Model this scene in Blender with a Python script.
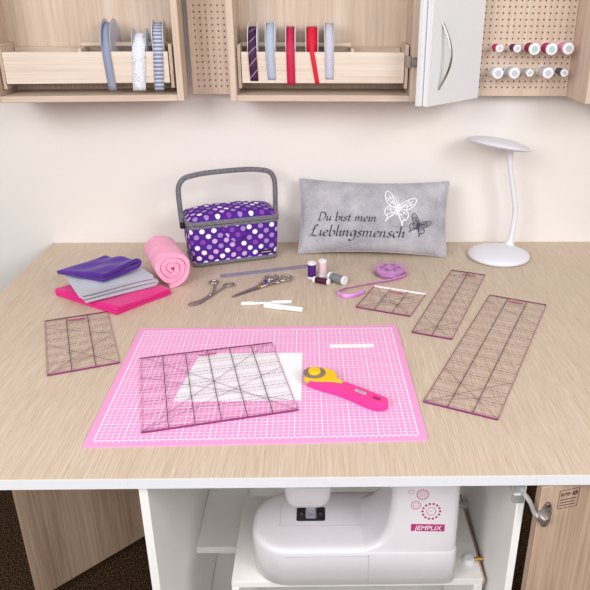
import bpy, bmesh, math, random
from mathutils import Vector, Matrix, Euler
random.seed(7)
SC = bpy.context.scene
for o in list(bpy.data.objects): bpy.data.objects.remove(o)
C = SC.collection
T = 0.78                       # height of the worktop above the floor
PI = math.pi

# ------------------------------------------------------------------ camera
F_PX, CX, CY, PITCH, YAW, ROLL, CAM_H = 681.678, 333.718, 295.065, 0.419209, 0.020908, 0.004946, 0.7217
cam = bpy.data.objects.new('camera', bpy.data.cameras.new('camera')); C.objects.link(cam)
fwd = Vector((math.sin(YAW)*math.cos(PITCH), math.cos(YAW)*math.cos(PITCH), -math.sin(PITCH)))
rt = Vector((math.cos(YAW), -math.sin(YAW), 0)); up = rt.cross(fwd)
ri = rt*math.cos(ROLL) + up*math.sin(ROLL); u2 = up*math.cos(ROLL) - rt*math.sin(ROLL)
m = Matrix((ri, u2, -fwd)).transposed().to_4x4(); m.translation = (0, 0, T+CAM_H)
cam.matrix_world = m
cam.data.sensor_width = 36; cam.data.lens = F_PX/590*36
cam.data.shift_x = (295-CX)/590; cam.data.shift_y = (CY-295)/590
cam.data.clip_start = 0.02
SC.camera = cam
# ------------------------------------------------------------------ world, lights, exposure
w = bpy.data.worlds.new('studio'); SC.world = w; w.use_nodes = True
bg = w.node_tree.nodes['Background']; bg.inputs[0].default_value = (.99, .99, 1.0, 1); bg.inputs[1].default_value = 0.62
def area(name, loc, target, size, power, col=(1, 1, 1)):
    l = bpy.data.lights.new(name, 'AREA'); l.energy = power; l.shape = 'SQUARE'; l.size = size; l.color = col
    o = bpy.data.objects.new(name, l); C.objects.link(o); o.location = loc
    o.rotation_euler = (Vector(target)-Vector(loc)).to_track_quat('-Z', 'Y').to_euler()
    return o
area('softbox_left', (-1.55, -0.65, T+1.45), (0, 1.6, T), 1.2, 41, (1, .99, .985))
area('softbox_fill', (0.1, -1.3, T+1.0), (0, 1.8, T), 1.7, 27, (1, .99, .985))
area('softbox_right', (1.75, -0.65, T+1.45), (0.1, 1.6, T), 1.2, 38, (1, .99, .985))
SC.view_settings.view_transform = 'Standard'; SC.view_settings.look = 'None'
SC.view_settings.gamma = 1; SC.view_settings.exposure = 0.0
SC.view_settings.use_curve_mapping = False

# ------------------------------------------------------------------ materials
def lin(r, g, b):
    f = lambda c: (c/255/12.92) if c/255 <= .04045 else ((c/255+.055)/1.055)**2.4
    return (f(r), f(g), f(b), 1)
class NT:
    def __init__(s, name):
        s.m = bpy.data.materials.new(name); s.m.use_nodes = True; s.t = s.m.node_tree
        s.b = s.t.nodes['Principled BSDF']; s.out = s.t.nodes['Material Output']
    def n(s, typ, **kw):
        nd = s.t.nodes.new(typ)
        for k, v in kw.items(): setattr(nd, k, v)
        return nd
    def l(s, a, b): s.t.links.new(a, b)
    def math(s, op, a, b=None, c=None):
        nd = s.n('ShaderNodeMath', operation=op)
        for i, v in enumerate((a, b, c)):
            if v is None: continue
            if isinstance(v, (int, float)): nd.inputs[i].default_value = v
            else: s.l(v, nd.inputs[i])
        return nd.outputs[0]
    def mix(s, fac, a, b):
        nd = s.n('ShaderNodeMix', data_type='RGBA')
        if isinstance(fac, (int, float)): nd.inputs[0].default_value = fac
        else: s.l(fac, nd.inputs[0])
        for i, v in ((6, a), (7, b)):
            if isinstance(v, tuple): nd.inputs[i].default_value = v
            else: s.l(v, nd.inputs[i])
        return nd.outputs[2]
    def ramp(s, fac, stops, const=False):
        nd = s.n('ShaderNodeValToRGB'); cr = nd.color_ramp
        if const: cr.interpolation = 'CONSTANT'
        while len(cr.elements) < len(stops): cr.elements.new(.5)
        for e, (p, c) in zip(cr.elements, stops): e.position = p; e.color = c
        s.l(fac, nd.inputs[0]); return nd.outputs[0]
    def coords(s, kind='Object', scale=(1, 1, 1), rot=(0, 0, 0)):
        tc = s.n('ShaderNodeTexCoord'); mp = s.n('ShaderNodeMapping')
        mp.inputs['Scale'].default_value = scale; mp.inputs['Rotation'].default_value = rot
        s.l(tc.outputs[kind], mp.inputs[0]); return mp.outputs[0]
    def noise(s, vec, scale=1, detail=4, rough=.6):
        nd = s.n('ShaderNodeTexNoise'); nd.inputs['Scale'].default_value = scale
        nd.inputs['Detail'].default_value = detail; nd.inputs['Roughness'].default_value = rough
        s.l(vec, nd.inputs['Vector']); return nd.outputs[0]
    def bump(s, h, strength=.3, dist=.002):
        nd = s.n('ShaderNodeBump'); nd.inputs['Strength'].default_value = strength; nd.inputs['Distance'].default_value = dist
        s.l(h, nd.inputs['Height']); s.l(nd.outputs[0], s.b.inputs['Normal'])
    def col(s, c):
        if isinstance(c, tuple): s.b.inputs['Base Color'].default_value = c
        else: s.l(c, s.b.inputs['Base Color'])
    def set(s, rough=.5, metal=0, spec=.4):
        s.b.inputs['Roughness'].default_value = rough; s.b.inputs['Metallic'].default_value = metal
        s.b.inputs['Specular IOR Level'].default_value = spec
def plain(name, c, rough=.5, metal=0, spec=.4, var=.04):
    t = NT(name); c = lin(*c)
    n = t.noise(t.coords('Object'), 60, 3)
    lo = tuple(x*(1-var) for x in c[:3])+(1,); hi = tuple(min(1, x*(1+var)) for x in c[:3])+(1,)
    t.col(t.ramp(n, [(.3, lo), (.7, hi)])); t.set(rough, metal, spec); return t.m
def wood(name, light, mid, dark, axis, fine=150, rough=.5, spec=.3, contrast=1):
    t = NT(name); s = [fine]*3; s[axis] = fine*.025
    s2 = [fine*.14]*3; s2[axis] = fine*.012
    n1 = t.noise(t.coords('Object', tuple(s)), 1, 5, .65); n2 = t.noise(t.coords('Object', tuple(s2)), 1, 3, .5)
    f = t.math('ADD', t.math('MULTIPLY', n1, .6), t.math('MULTIPLY', n2, .4))
    d = .13/contrast
    t.col(t.ramp(f, [(.5-d, lin(*dark)), (.5, lin(*mid)), (.5+d, lin(*light))]))
    t.bump(n1, .08, .0004); t.set(rough, 0, spec); return t.m
def fabric(name, c, c2, scale=300, bump=.3, big=12, rough=.95):
    t = NT(name); v = t.coords('Object')
    n = t.noise(v, scale, 2); g = t.noise(v, big, 4)
    f = t.math('ADD', t.math('MULTIPLY', n, .35), t.math('MULTIPLY', g, .65))
    t.col(t.ramp(f, [(.36, lin(*c2)), (.62, lin(*c))])); t.bump(n, bump, .001); t.set(rough, 0, .1)
    t.b.inputs['Sheen Weight'].default_value = .25
    return t.m
def clear(name, tint, side=None, gloss=.1, fac_side=.5):
    t = NT(name); t.t.nodes.remove(t.b)
    tr = t.n('ShaderNodeBsdfTransparent'); tr.inputs[0].default_value = tint
    gl = t.n('ShaderNodeBsdfGlossy'); gl.inputs['Roughness'].default_value = gloss
    lw = t.n('ShaderNodeLayerWeight'); lw.inputs[0].default_value = .5
    ge = t.n('ShaderNodeNewGeometry'); fr_only = t.math('SUBTRACT', 1.0, ge.outputs['Backfacing'])
    fc = t.math('MULTIPLY', t.math('ADD', t.math('MULTIPLY', t.math('POWER', lw.outputs['Facing'], 5.0), .16), .012), fr_only)
    mx = t.n('ShaderNodeMixShader'); t.l(fc, mx.inputs[0])
    if side:
        df = t.n('ShaderNodeBsdfDiffuse'); df.inputs[0].default_value = side
        m2 = t.n('ShaderNodeMixShader'); m2.inputs[0].default_value = fac_side
        t.l(tr.outputs[0], m2.inputs[1]); t.l(df.outputs[0], m2.inputs[2]); base = m2.outputs[0]
    else: base = tr.outputs[0]
    t.l(base, mx.inputs[1]); t.l(gl.outputs[0], mx.inputs[2]); t.l(mx.outputs[0], t.out.inputs[0]); return t.m

def table_wood():
    t = NT('worktop_oak'); v = t.coords('Object', (340, 6, 4)); v2 = t.coords('Object', (60, 2.2, 1)); v3 = t.coords('Object', (900, 18, 4))
    n1 = t.noise(v, 1, 4, .6); n2 = t.noise(v2, 1, 3); n3 = t.noise(v3, 1, 2)
    f = t.math('ADD', t.math('ADD', t.math('MULTIPLY', n1, .40), t.math('MULTIPLY', n2, .10)), t.math('MULTIPLY', n3, .5))
    t.col(t.ramp(f, [(.34, lin(182, 160, 138)), (.5, lin(206, 186, 165)), (.64, lin(219, 203, 184))]))
    t.bump(n1, .05, .0003); t.set(.42, 0, .3); return t.m
M = {}
M['top'] = table_wood()
OAK = ((222, 204, 188), (211, 191, 173), (197, 174, 154))
M['oak_x'] = wood('oak_grain_across', *OAK, 0); M['oak_z'] = wood('oak_grain_upright', *OAK, 2); M['oak_y'] = wood('oak_grain_deep', *OAK, 1)
M['oak_pale'] = wood('pale_oak_tray_face', (234, 220, 207), (226, 210, 195), (215, 196, 179), 0)
M['door_oak'] = wood('door_oak', (204, 180, 158), (188, 161, 139), (164, 136, 115), 2, 130)
M['white'] = plain('white_laminate', (236, 237, 240), .4, var=.01)
M['white_edge'] = plain('white_edge_band', (228, 230, 235), .45, var=.01)
M['inner_white'] = plain('white_board_inside', (246, 244, 241), .5, var=.01)
M['plastic_white'] = plain('white_plastic', (240, 240, 243), .3, var=.01)
M['lamp_white'] = plain('lamp_white', (232, 232, 240), .3, var=.01)
M['lamp_dif'] = plain('lamp_diffuser', (222, 222, 228), .6, var=.01)
M['machine'] = plain('machine_white', (228, 224, 229), .25, spec=.5, var=.01)
M['seam'] = plain('machine_seam', (196, 190, 197), .5)
M['steel'] = plain('steel', (190, 188, 186), .28, 1, .5)
M['dark_steel'] = plain('dark_steel', (120, 108, 104), .32, 1, .5)
M['blade_steel'] = plain('blade_steel', (150, 136, 132), .4, .5, .5)
M['scissor_steel'] = plain('scissor_steel', (172, 160, 162), .3, .85, .5)
M['hinge'] = plain('hinge_nickel', (204, 204, 206), .4, .6, .5)
M['hinge_dark'] = plain('hinge_cup_nickel', (150, 140, 134), .35, .6, .5)
M['dark_plate'] = plain('needle_plate_dark', (58, 54, 60), .4, .4)
M['black'] = plain('black_plastic', (32, 30, 34), .5)
M['gold'] = plain('gold_screw', (212, 172, 90), .3, .9)
M['jewel'] = plain('blue_inlay', (60, 50, 130), .25)
M['ink'] = plain('printed_ink', (66, 50, 56), .6)
M['ink_soft'] = plain('printed_ink_fine', (132, 92, 114), .7)
M['ink_pink'] = plain('magenta_ink', (160, 72, 134), .6)
M['magenta'] = plain('magenta_print', (184, 52, 120), .5)
M['print_white'] = plain('white_print', (255, 246, 252), .6, var=.01)
M['mat_pink'] = plain('cutting_mat_pink', (240, 160, 211), .6, spec=.2, var=.015)
M['paper'] = plain('white_paper', (246, 244, 248), .8, spec=.1, var=.01)
M['pink_plastic'] = plain('pink_plastic', (238, 60, 150), .4)
M['pink_hole'] = plain('pink_hole_shade', (176, 20, 100), .5)
M['yellow'] = plain('yellow_plastic', (250, 196, 6), .35)
M['pen_white'] = plain('pen_white', (250, 250, 252), .35, var=.01)
M['grey_print'] = plain('grey_print', (110, 108, 116), .6)
M['acrylic'] = clear('clear_acrylic', (1, .99, .995, 1), None, .08)
M['acrylic_side'] = clear('acrylic_edge', lin(214, 150, 190), lin(120, 60, 96), .1, .65)
M['gauge'] = clear('grey_clear_strip', lin(220, 218, 230), lin(206, 200, 222), .1, .4)
M['clear_pl'] = clear('clear_case', lin(252, 240, 250), lin(236, 214, 236), .06, .18)
M['foot_clear'] = clear('clear_foot', lin(240, 240, 244), lin(214, 214, 222), .05, .3)
M['room'] = plain('unseen_wall_dark', (128, 118, 110), .9, spec=.1, var=.006)  # unseen walls, tone kept dark to cut bounced light
M['wall'] = plain('warm_white_wall', (237, 232, 228), .9, spec=.1, var=.006)
M['reel'] = plain('reel_card_white', (238, 238, 244), .6, var=.01)
M['reel_grey'] = plain('reel_clear_grey', (196, 198, 210), .4)
M['embroid_dark'] = plain('dark_embroidery', (62, 60, 74), .7)
M['embroid_white'] = plain('white_embroidery', (244, 243, 247), .7, var=.01)
M['grey_trim'] = fabric('grey_woven_trim', (136, 134, 140), (92, 90, 98), 700, .5, 200)
M['plush'] = fabric('grey_plush', (192, 191, 198), (154, 153, 161), 260, .25, 14)
M['purple_cloth'] = fabric('purple_cloth', (92, 46, 156), (76, 34, 138), 500, .15, 8)
M['grey_cloth'] = fabric('grey_cloth', (196, 199, 210), (180, 183, 195), 500, .35, 8)
M['pink_cloth'] = fabric('pink_cloth', (232, 40, 138), (214, 26, 122), 500, .15, 8)
M['fleece'] = fabric('pink_fleece', (255, 182, 212), (248, 154, 193), 190, .8, 45)
M['case_inside'] = plain('dark_gap', (40, 34, 34), .8)
def carpet():
    t = NT('brown_carpet'); v = t.coords('Object'); n = t.noise(v, 210, 3, .8)
    t.col(t.ramp(n, [(.40, lin(24, 16, 12)), (.5, lin(56, 40, 28)), (.66, lin(128, 102, 76))])); t.bump(n, .8, .006); t.set(1, 0, .05); return t.m
M['carpet'] = carpet()
def dots_mat():
    t = NT('purple_polka_dots'); v = t.coords('UV', (1/.0225,)*3, (0, 0, PI/4))
    fl = t.n('ShaderNodeVectorMath', operation='FLOOR'); t.l(v, fl.inputs[0])
    fr = t.n('ShaderNodeVectorMath', operation='FRACTION'); t.l(v, fr.inputs[0])
    sb = t.n('ShaderNodeVectorMath', operation='SUBTRACT'); t.l(fr.outputs[0], sb.inputs[0]); sb.inputs[1].default_value = (.5, .5, 0)
    mu = t.n('ShaderNodeVectorMath', operation='MULTIPLY'); t.l(sb.outputs[0], mu.inputs[0]); mu.inputs[1].default_value = (1, 1, 0)
    ln = t.n('ShaderNodeVectorMath', operation='LENGTH'); t.l(mu.outputs[0], ln.inputs[0])
    wn = t.n('ShaderNodeTexWhiteNoise', noise_dimensions='3D'); ad = t.n('ShaderNodeVectorMath', operation='ADD')
    t.l(fl.outputs[0], ad.inputs[0]); ad.inputs[1].default_value = (.5, .5, 0); 
    mz = t.n('ShaderNodeVectorMath', operation='MULTIPLY'); t.l(ad.outputs[0], mz.inputs[0]); mz.inputs[1].default_value = (1, 1, 0)
    t.l(mz.outputs[0], wn.inputs[0])
    dc = t.ramp(wn.outputs['Value'], [(0, lin(250, 244, 252)), (.34, lin(214, 176, 226)), (.56, lin(164, 140, 206)), (.8, lin(138, 74, 178))], True)
    inside = t.math('LESS_THAN', ln.outputs['Value'], .315)
    t.col(t.mix(inside, lin(84, 38, 142), dc)); t.set(.8, 0, .2); return t.m
M['dots'] = dots_mat()
def ribbon_mat(name, kind, a, b, c=None, sc=1):
    t = NT(name); v = t.coords('UV'); sp = t.n('ShaderNodeSeparateXYZ'); t.l(v, sp.inputs[0]); U, V = sp.outputs[0], sp.outputs[1]
    a, b = lin(*a), lin(*b)
    if kind == 'stripe': f = t.math('LESS_THAN', t.math('FRACT', t.math('MULTIPLY', V, 1/.010)), .5); col = t.mix(f, a, b)
    elif kind == 'diag':
        x = t.math('FRACT', t.math('ADD', t.math('MULTIPLY', V, 1/.03), t.math('MULTIPLY', U, 1/.028)))
        col = t.ramp(x, [(0, a), (.45, b), (.5, lin(*c)), (.56, b), (.62, a), (.8, b), (.86, a)], True)
    elif kind == 'dot':
        def cell(k, q): return t.math('SUBTRACT', t.math('FRACT', t.math('MULTIPLY', k, 1/q)), .5)
        x, y = cell(t.math('ADD', U, V), .0058), cell(t.math('SUBTRACT', U, V), .0058)
        d = t.math('ADD', t.math('MULTIPLY', x, x), t.math('MULTIPLY', y, y)); col = t.mix(t.math('LESS_THAN', d, .085), a, b)
    elif kind == 'leaf':
        vo = t.n('ShaderNodeTexVoronoi', feature='DISTANCE_TO_EDGE'); vo.inputs['Scale'].default_value = 120; t.l(v, vo.inputs['Vector'])
        col = t.mix(t.math('LESS_THAN', vo.outputs[0], .045), a, b)
    else:
        n = t.noise(v, 400, 2); col = t.ramp(n, [(.3, a), (.7, b)])
    t.col(col); t.set(.55, 0, .3); return t.m

# ------------------------------------------------------------------ mesh helpers
class MB:
    def __init__(s): s.v = []; s.f = []; s.uv = {}
    def add(s, vs, fs, uvs=None):
        o = len(s.v); s.v += [tuple(p) for p in vs]
        for i, f in enumerate(fs):
            if uvs: s.uv[len(s.f)] = uvs[i]
            s.f.append(tuple(k+o for k in f))
        return s
    def box(s, x0, x1, y0, y1, z0, z1):
        vs = [(x, y, z) for z in (z0, z1) for y in (y0, y1) for x in (x0, x1)]
        return s.add(vs, [(0, 2, 3, 1), (4, 5, 7, 6), (0, 1, 5, 4), (2, 6, 7, 3), (0, 4, 6, 2), (1, 3, 7, 5)])
    def bar(s, p, q, wd, z0, z1):                     # flat bar on the xy plane
        p, q = Vector(p[:2]), Vector(q[:2]); d = (q-p).normalized(); n = Vector((-d.y, d.x))*wd/2
        c = [p-n, q-n, q+n, p+n]
        vs = [(a.x, a.y, z0) for a in c]+[(a.x, a.y, z1) for a in c]
        return s.add(vs, [(3, 2, 1, 0), (4, 5, 6, 7), (0, 1, 5, 4), (1, 2, 6, 5), (2, 3, 7, 6), (3, 0, 4, 7)])
    def prism(s, poly, z0, z1):
        n = len(poly); vs = [(x, y, z0) for x, y in poly]+[(x, y, z1) for x, y in poly]
        return s.add(vs, [tuple(range(n-1, -1, -1)), tuple(range(n, 2*n))]+[(i, (i+1) % n, n+(i+1) % n, n+i) for i in range(n)])
    def loft(s, rings, caps=True, closed=True):
        n = len(rings[0]); vs = [p for r in rings for p in r]; fs = []
        for k in range(len(rings)-1):
            for i in range(n if closed else n-1):
                j = (i+1) % n; fs.append((k*n+i, k*n+j, (k+1)*n+j, (k+1)*n+i))
        if caps: fs += [tuple(range(n-1, -1, -1)), tuple((len(rings)-1)*n+i for i in range(n))]
        return s.add(vs, fs)
    def lathe(s, prof, n=32, mat=None):               # prof = (r, z); mat places it
        rings = []
        for r, z in prof:
            ring = [Vector((max(r, 1e-5)*math.cos(2*PI*i/n), max(r, 1e-5)*math.sin(2*PI*i/n), z)) for i in range(n)]
            rings.append([tuple(mat @ p) if mat else tuple(p) for p in ring])
        return s.loft(rings)
    def tube(s, pts, r, n=12, flat=1.0):
        pts = [Vector(p) for p in pts]; rings = []; ref = None
        for i, p in enumerate(pts):
            t = (pts[min(i+1, len(pts)-1)]-pts[max(i-1, 0)]).normalized()
            if ref is None: ref = Vector((0, 0, 1)) if abs(t.z) < .9 else Vector((0, 1, 0))
            a = t.cross(ref).normalized(); b = a.cross(t).normalized(); ref = b
            rr = r[i] if isinstance(r, (list, tuple)) else r
            rings.append([tuple(p+a*rr*math.cos(2*PI*k/n)+b*rr*flat*math.sin(2*PI*k/n)) for k in range(n)])
        return s.loft(rings)
    def torus(s, c, R, r, n=28, k=8, squash=1.0, rot=0):
        rings = []
        for i in range(n+1):
            a = 2*PI*i/n; q = []
            for j in range(k):
                b = 2*PI*j/k; x, y = (R+r*math.cos(b))*math.cos(a), (R+r*math.cos(b))*math.sin(a)*squash
                q.append((c[0]+x*math.cos(rot)-y*math.sin(rot), c[1]+x*math.sin(rot)+y*math.cos(rot), c[2]+r*math.sin(b)))
            rings.append(q)
        return s.loft(rings, caps=False)
    def build(s, name, mat, parent=None, smooth=True, bevel=0, seg=2, sub=0, angle=38, loc=None, stuff=False):
        me = bpy.data.meshes.new(name); me.from_pydata(s.v, [], s.f); 
        if s.uv:
            ul = me.uv_layers.new(name='UVMap')
            for pi, p in enumerate(me.polygons):
                if pi in s.uv:
                    for li, uvc in zip(p.loop_indices, s.uv[pi]): ul.data[li].uv = uvc
        else:
            bm = bmesh.new(); bm.from_mesh(me); bmesh.ops.recalc_face_normals(bm, faces=bm.faces); bm.to_mesh(me); bm.free()
        for mm in (mat if isinstance(mat, list) else [mat]): me.materials.append(mm)
        me.update()
        if smooth:
            me.shade_smooth(); me.set_sharp_from_angle(angle=math.radians(angle))
        o = bpy.data.objects.new(name, me); C.objects.link(o)
        if bevel:
            b = o.modifiers.new('bevel', 'BEVEL'); b.width = bevel; b.segments = seg; b.limit_method = 'ANGLE'; b.angle_limit = .6; b.harden_normals = False
        if sub:
            b = o.modifiers.new('sub', 'SUBSURF'); b.levels = sub; b.render_levels = sub
        if parent: o.parent = parent
        if loc: o.location = loc
        return o
def thing(name, label, cat, loc=(0, 0, 0), rz=0, group=None, rot=None):
    o = bpy.data.objects.new(name, None); C.objects.link(o); o.empty_display_size = .05
    o.location = (loc[0], loc[1], loc[2]+T); o.rotation_euler = rot or (0, 0, rz)
    o['label'] = label; o['category'] = cat
    if group: o['group'] = group
    return o
def bx(name, mat, parent, x0, x1, y0, y1, z0, z1, bevel=.0012):
    return MB().box(x0, x1, y0, y1, z0, z1).build(name, mat, parent, bevel=bevel, seg=1)
def rrect(hx, hy, r, z, n=6, cx=0, cy=0):
    out = []
    for sx, sy, a0 in ((1, 1, 0), (-1, 1, 90), (-1, -1, 180), (1, -1, 270)):
        for k in range(n+1):
            a = math.radians(a0+90*k/n); out.append((cx+sx*(hx-r)+r*math.cos(a), cy+sy*(hy-r)+r*math.sin(a), z))
    return out
def crom(pts, n=6, closed=False):
    P = [Vector(p) for p in pts]; out = []
    N = len(P); rng = N if closed else N-1
    for i in range(rng):
        g = (lambda k: P[k % N]) if closed else (lambda k: P[max(0, min(N-1, k))])
        p0, p1, p2, p3 = g(i-1), g(i), g(i+1), g(i+2)
        for k in range(n):
            t = k/n
            out.append(.5*((2*p1)+(p2-p0)*t+(2*p0-5*p1+4*p2-p3)*t*t+(3*p1-p0-3*p2+p3)*t**3))
    if not closed: out.append(P[-1])
    return out
def text_mesh(name, body, size, mat, parent, loc, rot, extrude=.0001, shear=0, width=None):
    cu = bpy.data.curves.new(name, 'FONT'); cu.body = body; cu.size = size; cu.extrude = extrude; cu.shear = shear
    cu.align_x = 'CENTER'; cu.align_y = 'CENTER'
    tmp = bpy.data.objects.new(name+'_curve', cu); C.objects.link(tmp)
    dg = bpy.context.evaluated_depsgraph_get(); me = bpy.data.meshes.new_from_object(tmp.evaluated_get(dg))
    bpy.data.objects.remove(tmp); me.materials.clear(); me.materials.append(mat)
    if width:
        xs = [v.co.x for v in me.vertices]; k = width/(max(xs)-min(xs))
        for v in me.vertices: v.co.x *= k
    o = bpy.data.objects.new(name, me); C.objects.link(o); o.parent = parent; o.location = loc; o.rotation_euler = rot
    return o

# ------------------------------------------------------------------ the setting
def struct(name, mb, mat):
    o = mb.build(name, mat, None, smooth=False); o['kind'] = 'structure'; return o
struct('floor', MB().box(-3, 3, -2.5, 2.05, -.05, 0), M['carpet'])
struct('unseen_wall_left', MB().box(-3.1, -3, -2.5, 2.15, 0, 2.7), M['room'])  # unseen left, right and front walls added to block ambient light
struct('unseen_wall_right', MB().box(3, 3.1, -2.5, 2.15, 0, 2.7), M['room'])
struct('unseen_wall_front', MB().box(-3.1, 3.1, -2.6, -2.5, 0, 2.7), M['room'])
struct('wall_back', MB().box(-3, 3, 2.029, 2.15, 0, 2.7), M['wall'])

# ------------------------------------------------------------------ worktop
wt = thing('sewing_worktop', 'long pale oak worktop with white edges, made of three boards', 'table top', (0, 0, 0))
YF, YB = .8917, 2.0275
for nm, x0, x1 in (('side_leaf', -.835, -.3143), ('center_board', -.3141, .3525), ('side_leaf', .3527, .873)):
    lf = MB().box(x0, x1, YF+.0015, YB, -.0195, 0).build(nm, M['top'], wt, smooth=False)
    MB().box(x0, x1, YF-.0002, YF+.0014, -.0200, -.0012).build('edge_band', M['white_edge'], lf, smooth=False)
# ------------------------------------------------------------------ base cabinet below
bc = thing('base_cabinet', 'white open cabinet under the worktop with oak doors swung out', 'cabinet', (0, 0, -T))
BT = T-.0205
bx('side_panel', M['inner_white'], bc, -.303, -.2885, .905, 1.45, 0, BT)
bx('side_panel', M['inner_white'], bc, .331, .3440, .905, 1.45, 0, BT)
bx('back_panel', M['inner_white'], bc, -.288, .3305, 1.436, 1.45, 0, BT)
bx('bottom_panel', M['inner_white'], bc, -.288, .3305, .92, 1.435, .06, .078)
bx('shelf', M['inner_white'], bc, -.288, -.186, 1.2, 1.435, T-.465, T-.447)
# left door, swung back under the leaf
d0, d1 = Vector((-.306, 1.775)), Vector((-.771, 1.318)); dd = (d1-d0).normalized(); L = .56
dl = bpy.data.objects.new('d', None)
bpy.data.objects.remove(dl)
a = math.atan2(dd.y, dd.x)
o = MB().box(.0, L+.065, -.008, .008, .035, BT-.003).build('door', M['door_oak'], bc, bevel=.001, seg=1)
o.location = (d0.x, d0.y, 0); o.rotation_euler = (0, 0, a)
o['label'] = 'oak door swung back below the left leaf'
# right door, swung out beside the cabinet
dr = MB().box(0, .44, 0, .016, .03, T-.0245).build('door', M['door_oak'], bc, bevel=.001, seg=1)
dr.location = (.3645, .8905, 0); dr.rotation_euler = (0, 0, math.radians(14))
dr['label'] = 'oak door opened to the right with a maker stamp'
zt = T-.0245
fr = MB()
for p, q in (((.033, zt-.014), (.072, zt-.013)), ((.033, zt-.056), (.072, zt-.054)), ((.033, zt-.014), (.033, zt-.056)), ((.072, zt-.013), (.072, zt-.054)), ((.033, zt-.033), (.072, zt-.032))):
    pass
sx0, sx1, sz0, sz1 = .035, .073, zt-.053, zt-.014
for (x0, x1, z0, z1) in ((sx0, sx1, sz1-.0008, sz1), (sx0, sx1, sz0, sz0+.0008), (sx0, sx0+.0008, sz0, sz1), (sx1-.0008, sx1, sz0, sz1),
                         (sx0+.003, sx1-.004, sz1-.021, sz1-.0195), (sx0+.003, sx1-.006, sz1-.027, sz1-.0258), (sx0+.003, sx1-.004, sz1-.033, sz1-.0318)):
    fr.box(x0, x1, -.0004, .0003, z0, z1)
fr.build('stamp', M['ink'], dr, smooth=False)
text_mesh('stamp_letters', 'RMF', .0108, M['ink'], dr, ((sx0+sx1)/2-.0065, -.0005, sz1-.010), (PI/2, 0, 0))
mk = MB(); mk.tube([(sx1-.0085, -.0002, sz1-.013), (sx1-.012, -.0002, sz1-.010), (sx1-.0095, -.0002, sz1-.0055)], .0016, 6)
mk.tube([(sx1-.0085, -.0002, sz1-.013), (sx1-.004, -.0002, sz1-.009), (sx1-.0065, -.0002, sz1-.005)], .0016, 6); mk.build('stamp_emblem', M['ink'], dr)
hg = MB()
hg.loft([[(p[0], y, p[1]) for p in [(.014+.010*math.cos(t), zt-.058+.027*math.sin(t)) for t in [2*PI*k/24 for k in range(24)]]] for y in (-.0025, .0005)])
hg.lathe([(0, -.016), (.006, -.016), (.011, -.010), (.013, 0)], 20, Matrix.Translation((.006, -.002, zt-.058)) @ Matrix.Rotation(-PI/2, 4, 'X') @ Matrix.Scale(1, 4))
hg.build('hinge_cup', M['hinge_dark'], dr)
for dz in (-.020, .020): MB().lathe([(0, -.002), (.003, -.002), (.003, 0)], 10, Matrix.Translation((.015, -.0025, zt-.058+dz)) @ Matrix.Rotation(-PI/2, 4, 'X')).build('screw', M['steel'], dr)
h = MB(); h.loft([rrect(.0115, .016, .004, z, 3, .331, .918) for z in (T-.048, T-.024)])
h.loft([rrect(.010, .006, .003, z, 3, .331, .905) for z in (T-.064, T-.046)])
h.build('hinge_arm', M['hinge'], bc, bevel=.001)
h = MB(); h.tube(crom([(.338, .897, T-.042), (.348, .892, T-.055), (.357, .887, T-.075), (.370, .886, T-.083)], 5), .0055, 10, .6); h.build('hinge_link', M['hinge'], bc)

# machine platform (a lift-out shelf)
pf = thing('machine_platform', 'white board inside the cabinet with a brown right edge under the sewing machine', 'shelf board', (0, 0, -.342))
bx('board', M['inner_white'], pf, -.178, .3205, 1.0, 1.25, -.016, 0)
bx('edge_strip', M['door_oak'], pf, .3207, .3245, 1.0, 1.25, -.016, 0)
bx('support_panel', M['inner_white'], pf, -.178, -.164, 1.0, 1.25, -.355, -.0165)
bx('support_panel', M['inner_white'], pf, .304, .3205, 1.0, 1.25, -.355, -.0165)
bx('crossbar', M['inner_white'], pf, -.163, .303, 1.2, 1.215, -.14, -.0165)
PZ = T-.342
MB().lathe([(0, 0), (.013, 0), (.013, .006), (.009, .010), (0, .010)], 24, Matrix.Translation((.300, 1.047, PZ+.0002))).build('knob', M['plastic_white'], bc)
MB().tube([(.313, 1.047, PZ+.0055), (.3300, 1.047, PZ+.0055)], .004, 10).build('pin', M['gold'], bc)
bx('bracket', M['hinge'], bc, .298, .3300, 1.200, 1.212, PZ+.0002, PZ+.012)

# ------------------------------------------------------------------ sewing machine
sm = thing('sewing_machine', 'white sewing machine with magenta logo standing inside the open cabinet', 'sewing machine', (0, 0, -.342))
def bed_ring(z, g=0):
    pts = []
    def arc(cx, cy, r, a0, a1, n):
        for k in range(n+1):
            t = math.radians(a0+(a1-a0)*k/n); pts.append((cx+r*math.cos(t), cy+r*math.sin(t), z))
    x0, x1, y0, y1 = -.138+g, .262-g, .986+g, 1.16-g
    R = .075-g; q = max(.002, .02-g)
    arc(x1-q, y1-q, q, 0, 90, 4); arc(x0+R, y1-R, R, 90, 180, 10); arc(x0+R, y0+R, R, 180, 270, 10); arc(x1-q, y0+q, q, 270, 360, 4)
    return pts
MB().loft([bed_ring(0, .006), bed_ring(.004, 0), bed_ring(.080, .0), bed_ring(.087, .002), bed_ring(.091, .007), bed_ring(.0920, .012), bed_ring(.0925, .022), bed_ring(.0925, .034)]).build('bed', M['machine'], sm, angle=60)
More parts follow.
